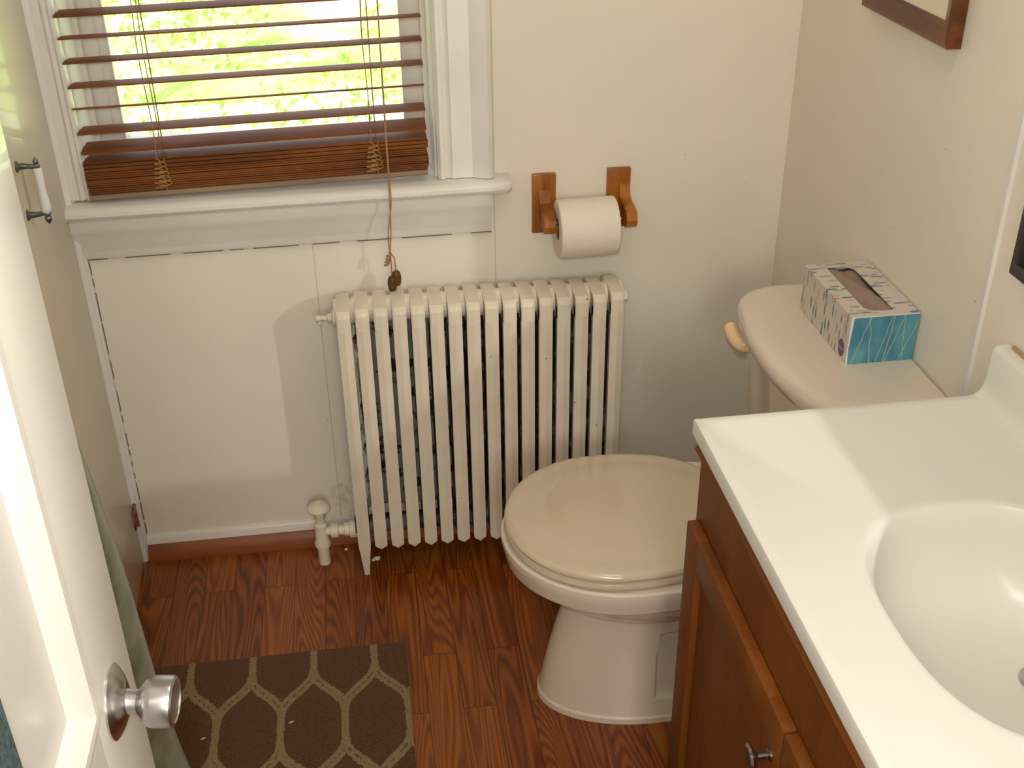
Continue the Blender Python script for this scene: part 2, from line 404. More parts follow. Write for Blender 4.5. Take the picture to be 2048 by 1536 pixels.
struct('wall_hall_end', bm, M['wall'], 'cream far wall of the hall behind the camera', 'wall', 0)
bm = NB(); box(bm, 2.60, 2.70, -3.50, 0.16, -0.12, ZC); box(bm, W+0.1, 2.60, -0.60, -0.50, -0.12, ZC)  # unseen dark box added to contain the spot behind the mirror
struct('wall_spot_enclosure', bm, M['black'], 'dark added wall boxing in the mirror spot beyond the right wall', 'wall', 0)

# back baseboard (white) with brown shoe moulding
bm = NB(); extrude_profile(bm, [(0, 0), (0.010, 0), (0.010, 0.050), (0.006, 0.056), (0, 0.056)], (0.0, 0, 0), (W, 0, 0), (0, -1, 0), (0, 0, 1))
bb = struct('baseboard_back', bm, M['trim'], 'low white baseboard with brown shoe moulding along the back wall', 'baseboard')
bm = NB(); extrude_profile(bm, [(0.009, 0), (0.028, 0), (0.027, 0.012), (0.020, 0.028), (0.012, 0.036), (0.009, 0.036)], (0.0, 0, 0), (W, 0, 0), (0, -1, 0), (0, 0, 1))
finish('shoe_moulding', bm, M['shoe'], bb)
# corner strip between the closet door and the back wall
bm = NB(); prof = [(-0.035, 0), (0.0, 0), (0.0, 0.010), (-0.004, 0.013), (-0.004, 0.020), (-0.010, 0.024), (-0.035, 0.024)]
extrude_profile(bm, prof, (0, 0, 0), (0, 0, 2.1), (1, 0, 0), (0, -1, 0))
struct('trim_1', bm, M['trim'], 'moulded white corner strip beside the closet door, left of the radiator', 'trim')
bm = NB(); zz = 0.06
while zz < 0.715:
    ln = random.uniform(0.01, 0.07); box(bm, 0.0, 0.0016, -0.0012, 0.0002, zz, min(zz+ln, 0.716)); zz += ln+random.uniform(0.004, 0.03)
finish('crack_line', bm, M['trimline'], bpy.data.objects['trim_1'], 0)
# batten on the right wall
bm = NB(); extrude_profile(bm, [(-0.007, 0), (0.007, 0), (0.005, 0.005), (-0.005, 0.005)], (W, -0.7835, 0), (W, -0.7835, ZC), (0, 1, 0), (-1, 0, 0))
struct('trim_2', bm, M['trim'], 'thin white batten covering a panel seam on the right wall', 'trim')

# ------------------------------------------------------------------ window
win = thing('window_1', 'white painted sash window with deep sill above the radiator', 'window', (0.337, 0, 0.72), kind='structure')
CP = [(0, 0), (0, 0.016), (0.006, 0.022), (0.012, 0.022), (0.016, 0.016), (0.022, 0.018), (0.028, 0.024), (0.036, 0.020), (0.066, 0.020), (0.074, 0.026), (0.084, 0.032), (0.096, 0.034), (0.104, 0.030), (0.108, 0.022), (0.108, 0)]
def casing(xa, sgn, name='casing', wd=1.0):
    bm = NB(); extrude_profile(bm, [(q[0]*wd, q[1]) for q in CP], (xa, 0, 0.842), (xa, 0, 2.06), (sgn, 0, 0), (0, -1, 0)); return finish(name, bm, M['trim'], win)
casing(WX1, 1)
casing(WX0+0.036, -1, wd=0.62)
bm = NB(); extrude_profile(bm, CP, (XL, 0, WZ1), (WX1+0.108, 0, WZ1), (0, 0, 1), (0, -1, 0)); finish('head_casing', bm, M['trim'], win)
bm = NB()   # stool with rounded nose
nose = [(-0.10, 0.812), (0.040, 0.812), (0.050, 0.815), (0.0545, 0.822), (0.054, 0.829), (0.049, 0.835), (0.040, 0.838), (-0.10, 0.838)]
R_ = loft(bm, [[(xx, -q[0]*1.0, q[1]) for q in nose] for xx in (XL, WX1+0.108)], True, True)
end = []
for k, (dx, s) in enumerate(((0.016, 1.0), (0.024, 0.95), (0.030, 0.86))): end.append([(WX1+0.108+dx, -min(q[0], q[0]*s) if q[0] > 0 else -0.001, 0.825+(q[1]-0.825)*(1.0 if k < 2 else 0.8)) for q in nose])
loft(bm, [[(WX1+0.108, -max(q[0], 0.001), q[1]) for q in nose]]+end, False, True)
tilt(finish('sill', bm, M['trim'], win), 0.4, 0.006)
bm = NB()
ap = [(0, 0.7222), (0.010, 0.7222), (0.013, 0.728), (0.013, 0.736), (0.016, 0.742), (0.021, 0.760), (0.030, 0.780), (0.036, 0.792), (0.036, 0.806), (0.030, 0.812), (0, 0.812)]
extrude_profile(bm, [(a, z) for a, z in ap], (XL, 0, 0), (0.7775, 0, 0), (0, -1, 0), (0, 0, 1))
tilt(finish('apron', bm, M['trim'], win), 0.4, 0.006)
bm = NB(); xx = 0.0
while xx < 0.77:
    ln = random.uniform(0.02, 0.12); e_ = min(xx+ln, 0.777); box(bm, xx, e_, -0.0110, -0.0002, 0.7205, 0.7222); xx += ln+random.uniform(0.01, 0.05)
tilt(finish('crack_line', bm, M['trimline'], win, 0), 0.4, 0.006)
bm = NB()   # jambs with a stop strip, around the opening
for (a, b) in ((WX0-0.001, 0.036), (WX1-0.004, WX1+0.001)):
    box(bm, a, b, 0.0, 0.150, 0.838, WZ1)
box(bm, 0.036, 0.046, 0.085, 0.098, 0.838, WZ1); box(bm, WX1-0.014, WX1-0.004, 0.085, 0.098, 0.838, WZ1)
box(bm, 0.036, WX1-0.004, 0.0, 0.150, WZ1-0.012, WZ1)
finish('jamb', bm, M['trim'], win)
bm = NB()   # lower sash: stiles and rail
SX0, SX1 = 0.0375, WX1-0.0055
box(bm, SX0, 0.092, 0.10, 0.135, 0.842, 1.42, 0.003); box(bm, 0.622, SX1, 0.10, 0.135, 0.842, 1.42, 0.003)
box(bm, 0.088, 0.626, 0.10, 0.135, 0.842, 0.915, 0.003); box(bm, 0.088, 0.626, 0.10, 0.135, 1.38, 1.42, 0.003)
finish('sash', bm, M['trim'], win)
bm = NB()
box(bm, SX0, 0.085, 0.118, 0.150, 1.425, 1.93, 0.003); box(bm, 0.628, SX1, 0.118, 0.150, 1.425, 1.93, 0.003)
box(bm, 0.08, 0.632, 0.118, 0.150, 1.425, 1.46, 0.003); box(bm, 0.08, 0.632, 0.118, 0.150, 1.89, 1.93, 0.003)
finish('upper_sash', bm, M['trim'], win)
bm = NB(); box(bm, 0.090, 0.624, 0.117, 0.121, 0.913, 1.382); box(bm, 0.083, 0.630, 0.133, 0.137, 1.458, 1.892)
finish('glass_pane', bm, M['glass'], win, 0)

# ------------------------------------------------------------------ window blind
bl = thing('window_blind', 'brown wooden slatted blind half raised, its spare slats stacked on the white sill', 'blind', (0.345, -0.005, 0.842))
BX0, BX1, BK = 0.034, 0.657, 0.0205
def slat_box(bm, z, tilt_deg, x0=BX0, x1=BX1, th=0.0028, dep=0.050, yc=-0.005, k=BK):
    a = math.radians(tilt_deg); ca, sa = math.cos(a), math.sin(a)
    prof = []
    for i in range(7):
        t = -1+2*i/6; prof.append((t*dep/2, 0.0012*(1-t*t)+th/2))
    for i in range(7):
        t = 1-2*i/6; prof.append((t*dep/2, 0.0012*(1-t*t)-th/2))
    rings = []
    for xx in (x0, x1):
        rings.append([(xx, yc+q[0]*ca+q[1]*sa, z+(xx-x0)*k-q[0]*sa+q[1]*ca) for q in prof])
    loft(bm, rings, True, True)
bm = NB()
SL = [(1.1731, -1), (1.1325, 7), (1.0921, 4), (1.0491, 4.5), (1.0070, 15), (0.9672, 1), (0.9345, -7)]
for z, t in SL: slat_box(bm, z, t)
for i in range(1, 16): slat_box(bm, 1.1731+0.0415*i, random.uniform(0, 8))
finish('slats', bm, M['slat'], bl)
bm = NB(); z = 0.8560; k = 0
while z < 0.914:
    jx = random.uniform(-0.002, 0.002); slat_box(bm, z, random.uniform(-1.5, 2.5), BX0+jx, BX1+jx, yc=-0.005+random.uniform(-0.0015, 0.0015), k=0.0205)
    z += 0.0041; k += 1
finish('slat_stack', bm, M['slat'], bl)
bm = NB()
loft(bm, [[(xx, -0.005+q[0], 0.842+q[1]+(xx-BX0)*0.0205) for q in ((-0.024, 0), (0.024, 0), (0.0265, 0.003), (0.0265, 0.011), (-0.0265, 0.011), (-0.0265, 0.003))] for xx in (BX0+0.001, BX1-0.001)])
finish('bottom_rail', bm, M['rail'], bl)
bm = NB(); box(bm, BX0, BX1, -0.035, 0.030, 1.86, 1.925, 0.004); finish('headrail', bm, M['slat'], bl)
for xx in (0.1686, 0.5568):      # ladder cords, with slack loops over the stack
    bm = NB(); zz = (xx-BX0)*BK
    for yy in (-0.031, 0.021):
        tube(bm, [(xx-0.004+0.006*math.sin(q*0.9)*0.3, yy, 0.915+zz+q*0.035) for q in range(28)], 0.0009, 6)
    tube(bm, [(xx+0.006, -0.005+0.0015*math.sin(q), 0.915+zz+q*0.1) for q in range(10)], 0.0011, 6)
    for s_ in (1, -1):
        pts = []
        for q in range(60):
            tq = q/59; pts.append((xx+s_*0.004+0.013*math.sin(q*0.62+s_)*(0.35+tq*0.65), -0.0335-0.0015*math.sin(q*0.31), 0.913+zz-tq*0.052+0.003*math.cos(q*0.62+s_)))
        tube(bm, pts, 0.00105, 6)
    tube(bm, [(xx+0.004, -0.033, 0.865+zz), (xx+0.006, -0.034, 0.858+zz), (xx+0.004, -0.033, 0.850+zz)], 0.0008, 6)
    finish('ladder_cord', bm, M['cord'], bl)
cz = [(0.583, -0.040, 1.86), (0.582, -0.042, 1.30), (0.5805, -0.045, 1.00), (0.580, -0.058, 0.86), (0.5790, -0.0660, 0.82), (0.5775, -0.0660, 0.76), (0.5725, -0.062, 0.712)]
cz2 = [(0.588, -0.040, 1.86), (0.583, -0.042, 1.30), (0.5818, -0.045, 1.00), (0.5815, -0.058, 0.86), (0.5820, -0.0665, 0.82), (0.5735, -0.066, 0.765), (0.5715, -0.064, 0.735), (0.5745, -0.063, 0.712)]
bm = NB(); tube(bm, smooth_path(cz), 0.0011, 8); tube(bm, smooth_path(cz2), 0.0011, 8)
tube(bm, smooth_path([(0.5735, -0.063, 0.712), (0.574, -0.064, 0.690), (0.5735, -0.064, 0.660)], 4), 0.0012, 8)
tube(bm, smooth_path([(0.5735, -0.063, 0.712), (0.580, -0.064, 0.706), (0.5815, -0.064, 0.690), (0.5825, -0.065, 0.670)], 4), 0.0012, 8)
kp = [(0.572+0.0035*math.sin(q*1.7)-q*0.0005, -0.064+0.0035*math.cos(q*1.7), 0.714-q*0.0017) for q in range(16)]
tube(bm, smooth_path(kp, 4), 0.0021, 8)
finish('pull_cord', bm, M['cord'], bl)
for (xx, zt) in ((0.5735, 0.6665), (0.5825, 0.6775)):
    bm = NB(); lathe(bm, [(0.0040, 0), (0.0072, 0.003), (0.0090, 0.010), (0.0094, 0.018), (0.0082, 0.026), (0.0062, 0.0305), (0.002, 0.031)], (xx, -0.0645, zt), (0, 0, -1), 20)
    finish('tassel', bm, M['tassel'], bl)

# ------------------------------------------------------------------ toilet paper holder and roll
tp = thing('toilet_paper_holder', 'oak toilet paper holder with two wall plates right of the window', 'toilet paper holder', (0.957, 0, 0.7147))
for (xa, dz) in ((0.8593, -0.001), (1.0085, 0.002)):
    bm = NB(); box(bm, xa, xa+0.0467, -0.011, 0.0, 0.7147+dz, 0.8367+dz, 0.0015)
    xm = xa+0.0235+(-0.0005 if xa < 0.9 else 0.0105); hw = 0.0105
    # the curved arm: flows out from the plate and ends in a rounded boss
    sil = [(-0.011, 0.805), (-0.016, 0.800), (-0.019, 0.790), (-0.026, 0.782), (-0.042, 0.7775), (-0.060, 0.7775), (-0.076, 0.775), (-0.085, 0.768), (-0.0885, 0.757), (-0.085, 0.746), (-0.076, 0.739), (-0.060, 0.737), (-0.040, 0.7375), (-0.011, 0.739)]
    loft(bm, [[(xx, q[0], q[1]+dz) for q in sil] for xx in (xm-hw, xm+hw)])
    p = finish('bracket', bm, M['oak_tp'], tp, 30)
    for zz in (0.817, 0.727):
        bm = NB(); lathe(bm, [(0.0042, 0), (0.0042, 0.001), (0.003, 0.0022), (0.0, 0.0026)], (xa+0.0235, -0.011, zz+dz), (0, -1, 0), 14); finish('screw', bm, M['oak_tp'], p)
bm = NB(); lathe(bm, [(0.004, 0), (0.004, 0.008), (0.007, 0.010), (0.0075, 0.030), (0.0085, 0.032), (0.0085, 0.112), (0.0075, 0.114), (0.007, 0.122), (0.004, 0.126), (0.004, 0.134)], (0.8905, -0.070, 0.757), (1, 0, 0.008), 20)
finish('roller', bm, M['chrome'], tp)
roll = thing('toilet_paper_roll', 'white toilet paper roll hanging on the oak holder', 'toilet paper', (0.957, -0.072, 0.70))
bm = NB(); ax = Vector((1, 0, 0.008)); RO, RI = 0.0575, 0.021; rc = (0.8985, -0.0715, 0.7445)
lathe(bm, [(RI, 0), (RO-0.004, -0.0005), (RO-0.001, 0.001), (RO, 0.004), (RO, 0.110), (RO-0.001, 0.113), (RO-0.004, 0.1145), (RI, 0.114)], rc, ax, 56, cap0=False, cap1=False)
finish('paper', bm, M['paper'], roll, 6)
bm = NB(); lathe(bm, [(RI+0.0003, 0.0005), (RI+0.0003, 0.1135), (RI-0.001, 0.1135), (RI-0.001, 0.0005), (RI+0.0003, 0.0005)], rc, ax, 40, cap0=False, cap1=False)
finish('cardboard_core', bm, M['card'], roll)

# ------------------------------------------------------------------ radiator
rad = thing('radiator', 'cream painted cast iron column radiator under the window', 'radiator', (0.7405, -0.09, 0.0))
def section_bm(leg):
    bm = NB(); hw = 0.0132
    def hexa(yc, z0, z1, dy, w_=hw, mi=0, chev=0.005, taper=None):
        def ring(z, s=1.0, sy=1.0, cz=0.0):
            return [(-w_*s, yc-dy*0.60*sy, z), (0, yc-dy*sy, z-cz), (w_*s, yc-dy*0.60*sy, z), (w_*s, yc+dy*0.55*sy, z), (0, yc+dy*sy, z), (-w_*s, yc+dy*0.55*sy, z)]
        if taper: rings = [ring(taper[0], 0.42, 0.7), ring(taper[0]+0.012, 0.46, 0.8), ring(taper[1], 1.0), ring(z1)]
        else: rings = [ring(z0, 0.9, 0.9, chev), ring(z0+0.004, 1.0, 1.0, chev), ring(z1)]
        loft(bm, rings, True, True, mi)
    hexa(-0.1375, 0.072, 0.612, 0.0125, 0.0132, taper=(0.001, 0.085) if leg else None)
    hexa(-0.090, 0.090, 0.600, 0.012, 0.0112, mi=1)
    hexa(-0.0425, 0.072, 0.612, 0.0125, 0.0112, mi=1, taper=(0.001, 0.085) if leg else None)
    top = [(-0.150, 0.590), (-0.150, 0.622), (-0.1475, 0.630), (-0.140, 0.634), (-0.122, 0.6365), (-0.085, 0.637), (-0.055, 0.633), (-0.038, 0.626), (-0.030, 0.612), (-0.030, 0.588), (-0.060, 0.583), (-0.120, 0.583)]
    cen = (-0.090, 0.610)
    def prof(pts, s, x): return [(x, cen[0]+(p[0]-cen[0])*s, cen[1]+(p[1]-cen[1])*s) for p in pts]
    loft(bm, [prof(top, 0.94, -hw), prof(top, 0.975, -hw*0.75), prof(top, 1.0, 0), prof(top, 0.975, hw*0.75), prof(top, 0.94, hw)])
    bot = [(-0.128, 0.088), (-0.128, 0.110), (-0.115, 0.122), (-0.055, 0.122), (-0.040, 0.110), (-0.040, 0.088), (-0.055, 0.080), (-0.115, 0.080)]
    cen = (-0.090, 0.096)
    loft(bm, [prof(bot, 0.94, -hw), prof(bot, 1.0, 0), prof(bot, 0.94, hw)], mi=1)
    for zz in (0.610, 0.096):
        lathe(bm, [(0.026 if zz > 0.3 else 0.020, 0), (0.026 if zz > 0.3 else 0.020, 0.0354)], (-0.0177, -0.090, zz), (1, 0, 0), 20, mi=0 if zz > 0.3 else 1)
    return bm
NS, P0, PITCH = 16, 0.4745, 0.03545
mid_me = leg_me = None
for i in range(NS):
    leg = i in (0, NS-1)
    me = leg_me if leg else mid_me
    if me is None:
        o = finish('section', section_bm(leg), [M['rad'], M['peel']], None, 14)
        if leg: leg_me = o.data
        else: mid_me = o.data
    else:
        o = bpy.data.objects.new('section', me); C.objects.link(o)
    o.location = (P0+i*PITCH, 0, -(i-7)*0.0004 if not leg else 0.0)
    attach(o, rad)
# left air vent and right plug
bm = NB(); lathe(bm, [(0.018, 0), (0.018, 0.004), (0.010, 0.006), (0.008, 0.014), (0.005, 0.015), (0.005, 0.026), (0.0065, 0.027), (0.0065, 0.036), (0.003, 0.037)], (P0-0.0175, -0.088, 0.598), (-1, 0, 0), 18)
tube(bm, [(P0-0.047, -0.088, 0.598), (P0-0.047, -0.092, 0.586)], 0.003, 8)
finish('air_vent', bm, M['rad'], rad)
bm = NB(); lathe(bm, [(0.022, 0), (0.022, 0.004), (0.014, 0.006), (0.014, 0.012), (0.004, 0.013)], (P0+15*PITCH+0.0175, -0.09, 0.600), (1, 0, 0), 8)
finish('end_plug', bm, M['rad'], rad)
# supply valve
bm = NB()
lathe(bm, [(0.0125, 0.0), (0.0125, 0.044), (0.0165, 0.046), (0.0175, 0.058), (0.0145, 0.064), (0.0145, 0.104), (0.011, 0.108), (0.009, 0.120), (0.010, 0.130), (0.006, 0.134), (0.006, 0.142)], (0.3835, -0.085, 0.0), (0, 0, 1), 24)
lathe(bm, [(0.010, 0), (0.010, 0.020), (0.0165, 0.021), (0.0165, 0.036), (0.011, 0.037), (0.011, 0.049), (0.015, 0.050), (0.015, 0.060), (0.020, 0.061), (0.020, 0.078)], (0.3835, -0.088, 0.086), (1, 0, 0), 12)
val = finish('supply_valve', bm, M['rad'], rad)
bm = NB(); lathe(bm, [(0.006, 0.0), (0.021, 0.003), (0.0245, 0.006), (0.0245, 0.009), (0.020, 0.015), (0.012, 0.0185), (0.006, 0.0195), (0.004, 0.0175), (0.0, 0.0175)], (0.3835, -0.085, 0.139), (0, 0, 1), 32)
finish('handwheel', bm, M['rad'], val)
# dirt ring and flakes on the floor by the feet
for (px, py, s_) in ((0.498, -0.094, 0.007), (0.4895, -0.097, 0.004), (0.430, -0.050, 0.004)):
    bm = NB(); bmesh.ops.create_icosphere(bm, subdivisions=2, radius=s_)
    for v in bm.verts: v.co = v.co*(0.7+0.5*random.random()); v.co.z = (v.co.z+s_*0.75)*0.7
    for v in bm.verts: v.co.z = max(v.co.z, 0)
    bmesh.ops.translate(bm, verts=bm.verts, vec=(px, py, 0.0))
    o = finish('paint_flake', bm, M['chip'], None, 30)
    lab = {0.007: 'largest white paint flake on the floor right of the radiator foot', 0.004: 'small white paint flake on the floor between radiator foot and larger flake'}[s_] if px > 0.45 else 'small white paint flake on the floor between radiator pipe and radiator foot'
    tag(o, lab, 'paint flake', 'white paint flakes by the radiator foot')

# ------------------------------------------------------------------ toilet
TY = -0.5385
toi = thing('toilet', 'bone coloured close-coupled toilet with closed lid beside the vanity', 'toilet', (1.03, TY, 0.0))
def egg(xf, xm, xb, hw, z, n=96, ef=2.0, eb=2.6, yc=TY):
    out = []
    for i in range(n):
        t = 2*PI*i/n; c, s = math.cos(t), math.sin(t)
        e = ef if c > 0 else eb
        cc = abs(c)**(2/e)*(1 if c > 0 else -1); ss = abs(s)**(2/e)*(1 if s > 0 else -1)
        out.append(((xm-cc*(xm-xf)) if c > 0 else (xm-cc*(xb-xm)), yc+ss*hw, z))
    return out
bm = NB()
ped = [(0.0, .783, .99, 1.29, .112), (0.012, .784, .99, 1.29, .112), (0.016, .787, .99, 1.288, .109), (0.05, .793, .99, 1.285, .104), (0.052, .7932, .99, 1.285, .104), (0.10, .803, .99, 1.28, .099), (0.15, .815, .99, 1.275, .096), (0.19, .826, .995, 1.27, .097), (0.203, .829, .995, 1.27, .098), (0.205, .8295, .995, 1.27, .098), (0.232, .837, 1.0, 1.27, .102), (0.25, .842, 1.0, 1.27, .106),
       (0.261, .845, 1.0, 1.272, .108), (0.2625, .818, .985, 1.28, .128), (0.266, .806, .98, 1.285, .135), (0.278, .790, .965, 1.288, .146), (0.305, .757, .947, 1.29, .164), (0.327, .745, .943, 1.29, .1690), (0.3285, .737, .939, 1.29, .1755), (0.3295, .7300, .936, 1.29, .1815), (0.332, .7275, .9355, 1.29, .1835), (0.337, .7265, .935, 1.29, .1845), (0.352, .7235, .935, 1.29, .1868), (0.366, .7205, .935, 1.29, .189), (0.373, .7215, .935, 1.29, .188), (0.376, .726, .935, 1.288, .184)]
rings = []
mask = [(y < TY-0.04 and 0.988 < x < 1.17) for x, y, z in egg(.803, .99, 1.28, .099, 0.1, 160)]
for (z, xf, xm, xb, hw) in ped:
    r_ = egg(xf, xm, xb, hw, z, 160)
    if 0.051 < z < 0.2045:
        r_ = [(x, (y+0.014 if mk else y), zz) for (x, y, zz), mk in zip(r_, mask)]
    rings.append(r_)
loft(bm, rings); finish('bowl', bm, M['ivory'], toi, 24)
bm = NB(); lathe(bm, [(0.016, 0), (0.016, 0.006), (0.012, 0.013), (0.004, 0.016), (0.0, 0.0162)], (1.09, TY-0.104, 0.012), (0, 0, 1), 18); finish('bolt_cap', bm, M['ivory'], toi)
# seat ring and lid
bm = NB()
so = [egg(.727+d, .915, 1.135-d, .179-d, z, 96, 2.05, 2.4) for z, d in ((0.378, .006), (0.380, .002), (0.385, 0.0), (0.391, .0015), (0.394, .006))]
si = [egg(.80+d, .92, 1.06-d, .115-d, z, 96, 2.05, 2.4) for z, d in ((0.394, -.004), (0.390, 0), (0.378, 0.0))]
loft(bm, so+si+[so[0]], False, False); bmesh.ops.remove_doubles(bm, verts=bm.verts, dist=1e-6)
finish('seat', bm, M['bone'], toi)
bm = NB()
ld = [(0.396, .004), (0.398, .001), (0.402, 0.0), (0.407, .002), (0.4105, .007), (0.412, .016), (0.4128, .032), (0.4132, .040), (0.4152, .048), (0.4162, .075), (0.4166, .12)]
loft(bm, [egg(.7275+d, .915-d*0.1, 1.135-d*.7, .1795-d*0.98, z, 96, 2.05, 2.4) for z, d in ld])
finish('seat_lid', bm, M['bone'], toi)
for s_ in (-1, 1):
    bm = NB(); box(bm, 1.128, 1.158, TY+s_*0.075-0.02, TY+s_*0.075+0.02, 0.377, 0.402, 0.006, 3); finish('hinge', bm, M['bone'], toi)
# tank
def tank_ring(z, xf, xb, hw, n=72, bow=0.045, rc=0.045):
    pts = []
    # front bowed edge with rounded corners, straight back
    m = 40
    for i in range(m+1):
        t = -1+2*i/m
        a = abs(t); y = TY+t*hw
        x = xf+bow*a**2.4
        k = max(0.0, (a-(1-rc/hw))/(rc/hw)); x += rc*(1-math.sqrt(max(0, 1-k*k)))
        pts.append((x, y, z))
    pts += [(xb-0.006, TY+hw, z), (xb, TY+hw-0.006, z), (xb, TY-hw+0.006, z), (xb-0.006, TY-hw, z)]
    return pts
XB = W-0.004
bm = NB()
loft(bm, [tank_ring(z, xf, XB, hw, bow=bw) for z, xf, hw, bw in ((0.376, 1.215, .165, .03), (0.392, 1.198, .180, .034), (0.42, 1.188, .192, .037), (0.52, 1.176, .202, .040), (0.676, 1.164, .210, .043))])
finish('tank', bm, M['ivory'], toi, 40)
bm = NB()
loft(bm, [tank_ring(z, xf, XB, hw) for z, xf, hw in ((0.678, 1.156, .2175), (0.681, 1.150, .2215), (0.690, 1.146, .2235), (0.700, 1.1455, .2238), (0.708, 1.148, .222), (0.713, 1.153, .218), (0.7155, 1.160, .212), (0.7165, 1.172, .202), (0.717, 1.20, .18))])
finish('tank_lid', bm, M['ivory'], toi, 40)
bm = NB()  # flush lever at the window end of the tank front
lp = smooth_path([(1.196, TY+0.140, 0.637), (1.178, TY+0.142, 0.638), (1.170, TY+0.155, 0.641), (1.166, TY+0.175, 0.647), (1.164, TY+0.192, 0.656)], 5)
tube(bm, lp, [0.011+0.0035*math.sin(i/len(lp)*PI) for i in range(len(lp)-2)]+[0.010, 0.004], 14)
lv = finish('flush_lever', bm, M['lever'], toi); lv['label'] = 'almond coloured flush lever'

# ------------------------------------------------------------------ tissue box
tb = thing('tissue_box', 'blue and white patterned tissue box lying on the toilet tank lid', 'tissue box', (1.3145, -0.525, 0.7172))
TX0, TX1, TB0, TB1, TZ0, TZ1 = 1.2595, 1.3705, -0.626, -0.426, 0.7172, 0.7995
def tissue_mat():
    n = NT('tissue_box_print'); o = n.tc.outputs['Object']; x, y, z = n.sep(o)
    base = srgb(206, 196, 182)
    # strokes wrap over the edge: coordinate that runs up the side and across the top
    s = n.math('SUBTRACT', x, z)
    c = base
    cols = [srgb(70, 122, 138), srgb(130, 128, 160), srgb(150, 158, 150), srgb(180, 160, 120), srgb(52, 104, 120)]
    for i, colr in enumerate(cols):
        v = n.n('ShaderNodeTexVoronoi'); v.inputs['Scale'].default_value = 1.0; v.inputs['Randomness'].default_value = 0.9
        n.l(n.comb(n.math('MULTIPLY_ADD', y, 92.0, i*3.71), n.math('MULTIPLY_ADD', s, 22.0, i*5.3), i*2.1), v.inputs['Vector'])
        hsh = n.n('ShaderNodeSeparateColor'); n.l(v.outputs['Color'], hsh.inputs[0])
        f = n.math('MULTIPLY', n.math('LESS_THAN', v.outputs['Distance'], 0.26), n.math('GREATER_THAN', hsh.outputs[0], 0.38))
        c = n.mix(n.math('MULTIPLY', f, 0.85), c, colr)
    # blue printed end facing the vanity
    blue = n.ramp(n.noise(n.mapv(o, (30, 1, 14)), 1.0, 4, 0.6), [(0.3, srgb(56, 116, 152)), (0.5, srgb(78, 144, 164)), (0.7, srgb(104, 168, 176))])
    for i, (sl, of) in enumerate(((0.28, 0.02), (-0.10, 0.035), (0.22, 0.058), (0.30, 0.075), (-0.06, 0.09), (0.12, 0.066), (0.35, 0.10))):
        xx = n.math('SUBTRACT', n.math('SUBTRACT', x, TX0+of), n.math('MULTIPLY', n.math('SUBTRACT', z, 0.757), sl))
        xx = n.math('ADD', xx, n.math('MULTIPLY', n.math('SUBTRACT', n.noise(o, 40, 1), 0.5), 0.008))
        blue = n.mix(n.math('MULTIPLY', n.math('LESS_THAN', n.math('ABSOLUTE', xx), 0.0007), 0.75), blue, srgb(176, 192, 140))
    endf = n.math('LESS_THAN', y, TB0+0.0004)
    edge = n.math('ADD', n.math('SUBTRACT', x, TX0), n.math('MULTIPLY', n.math('ABSOLUTE', n.math('SUBTRACT', z, 0.745)), -0.06))
    flap = n.math('GREATER_THAN', edge, 0.0015)
    topw = n.math('LESS_THAN', z, TZ1-0.0015)
    c2 = n.mix(n.math('MULTIPLY', flap, topw), srgb(232, 228, 224), blue)
    return n.fin(n.mix(endf, c, c2), 0.45)
M['tissue'] = tissue_mat()
M['tis_in'] = paint('tissue_in_slot', srgb(150, 128, 116), 0.9, 0.08, 60, 0.3)
M['purple'] = paint('purple_oval_print', srgb(104, 70, 112), 0.5, 0.03)
M['white_ink'] = paint('white_ink', srgb(222, 212, 222), 0.6)
bm = NB()
OX0, OX1, OY0, OY1 = 1.2905, 1.3345, -0.608, -0.442     # slot
def slot_ring(z, d=0.0):
    return [(OX0+d, OY0+0.012+d, z), (OX0+0.006+d, OY0+0.004+d, z), (OX0+0.014, OY0+d, z), (OX1-0.002, OY0+d, z), (OX1-d, OY0+0.003, z), (OX1-d, OY1-0.012, z), (OX1-0.006-d, OY1-0.004-d, z), (OX1-0.014, OY1-d, z), (OX0+0.002, OY1-d, z), (OX0+d, OY1-0.003, z)]
o_ring = [(TX0, TB0+0.02, TZ1), (TX0, TB0, TZ1), (1.30, TB0, TZ1), (TX1, TB0, TZ1), (TX1, TB0+0.02, TZ1), (TX1, TB1-0.02, TZ1), (TX1, TB1, TZ1), (1.32, TB1, TZ1), (TX0, TB1, TZ1), (TX0, TB1-0.02, TZ1)]
low = [(p[0], p[1], TZ0) for p in o_ring]
loft(bm, [low, o_ring, slot_ring(TZ1), slot_ring(TZ1-0.0015), slot_ring(TZ1-0.0015, -0.006)], True, False)
finish('carton', bm, M['tissue'], tb, 20)
bm = NB(); g = []
for i in range(9):
    g.append([bm.verts.new((OX0-0.005+(OX1-OX0+0.010)*i/8, OY0-0.005+(OY1-OY0+0.010)*j/16, TZ1-0.007+0.003*math.sin(i*0.9+j*0.4)+0.002*random.random())) for j in range(17)])
for i in range(8):
    for j in range(16): bm.faces.new((g[i][j], g[i+1][j], g[i+1][j+1], g[i][j+1]))
tis = finish('tissue', bm, M['tis_in'], tb)
md = tis.modifiers.new('solid', 'SOLIDIFY'); md.thickness = 0.001
bm = NB()
ring = [(TX0-0.0004, -0.604+0.0115*math.cos(2*PI*i/40), 0.7365+0.0145*math.sin(2*PI*i/40)) for i in range(40)]
bm.faces.new([bm.verts.new(p) for p in ring])
lg = finish('logo_badge', bm, M['purple'], tb, 0)
fc = bpy.data.curves.new('lettering', 'FONT'); fc.body = 'Kleenex'; fc.size = 0.0062; fc.align_x = 'CENTER'; fc.align_y = 'CENTER'; fc.shear = 0.25
ft = bpy.data.objects.new('lettering_source', fc); C.objects.link(ft)
bpy.context.view_layer.update()
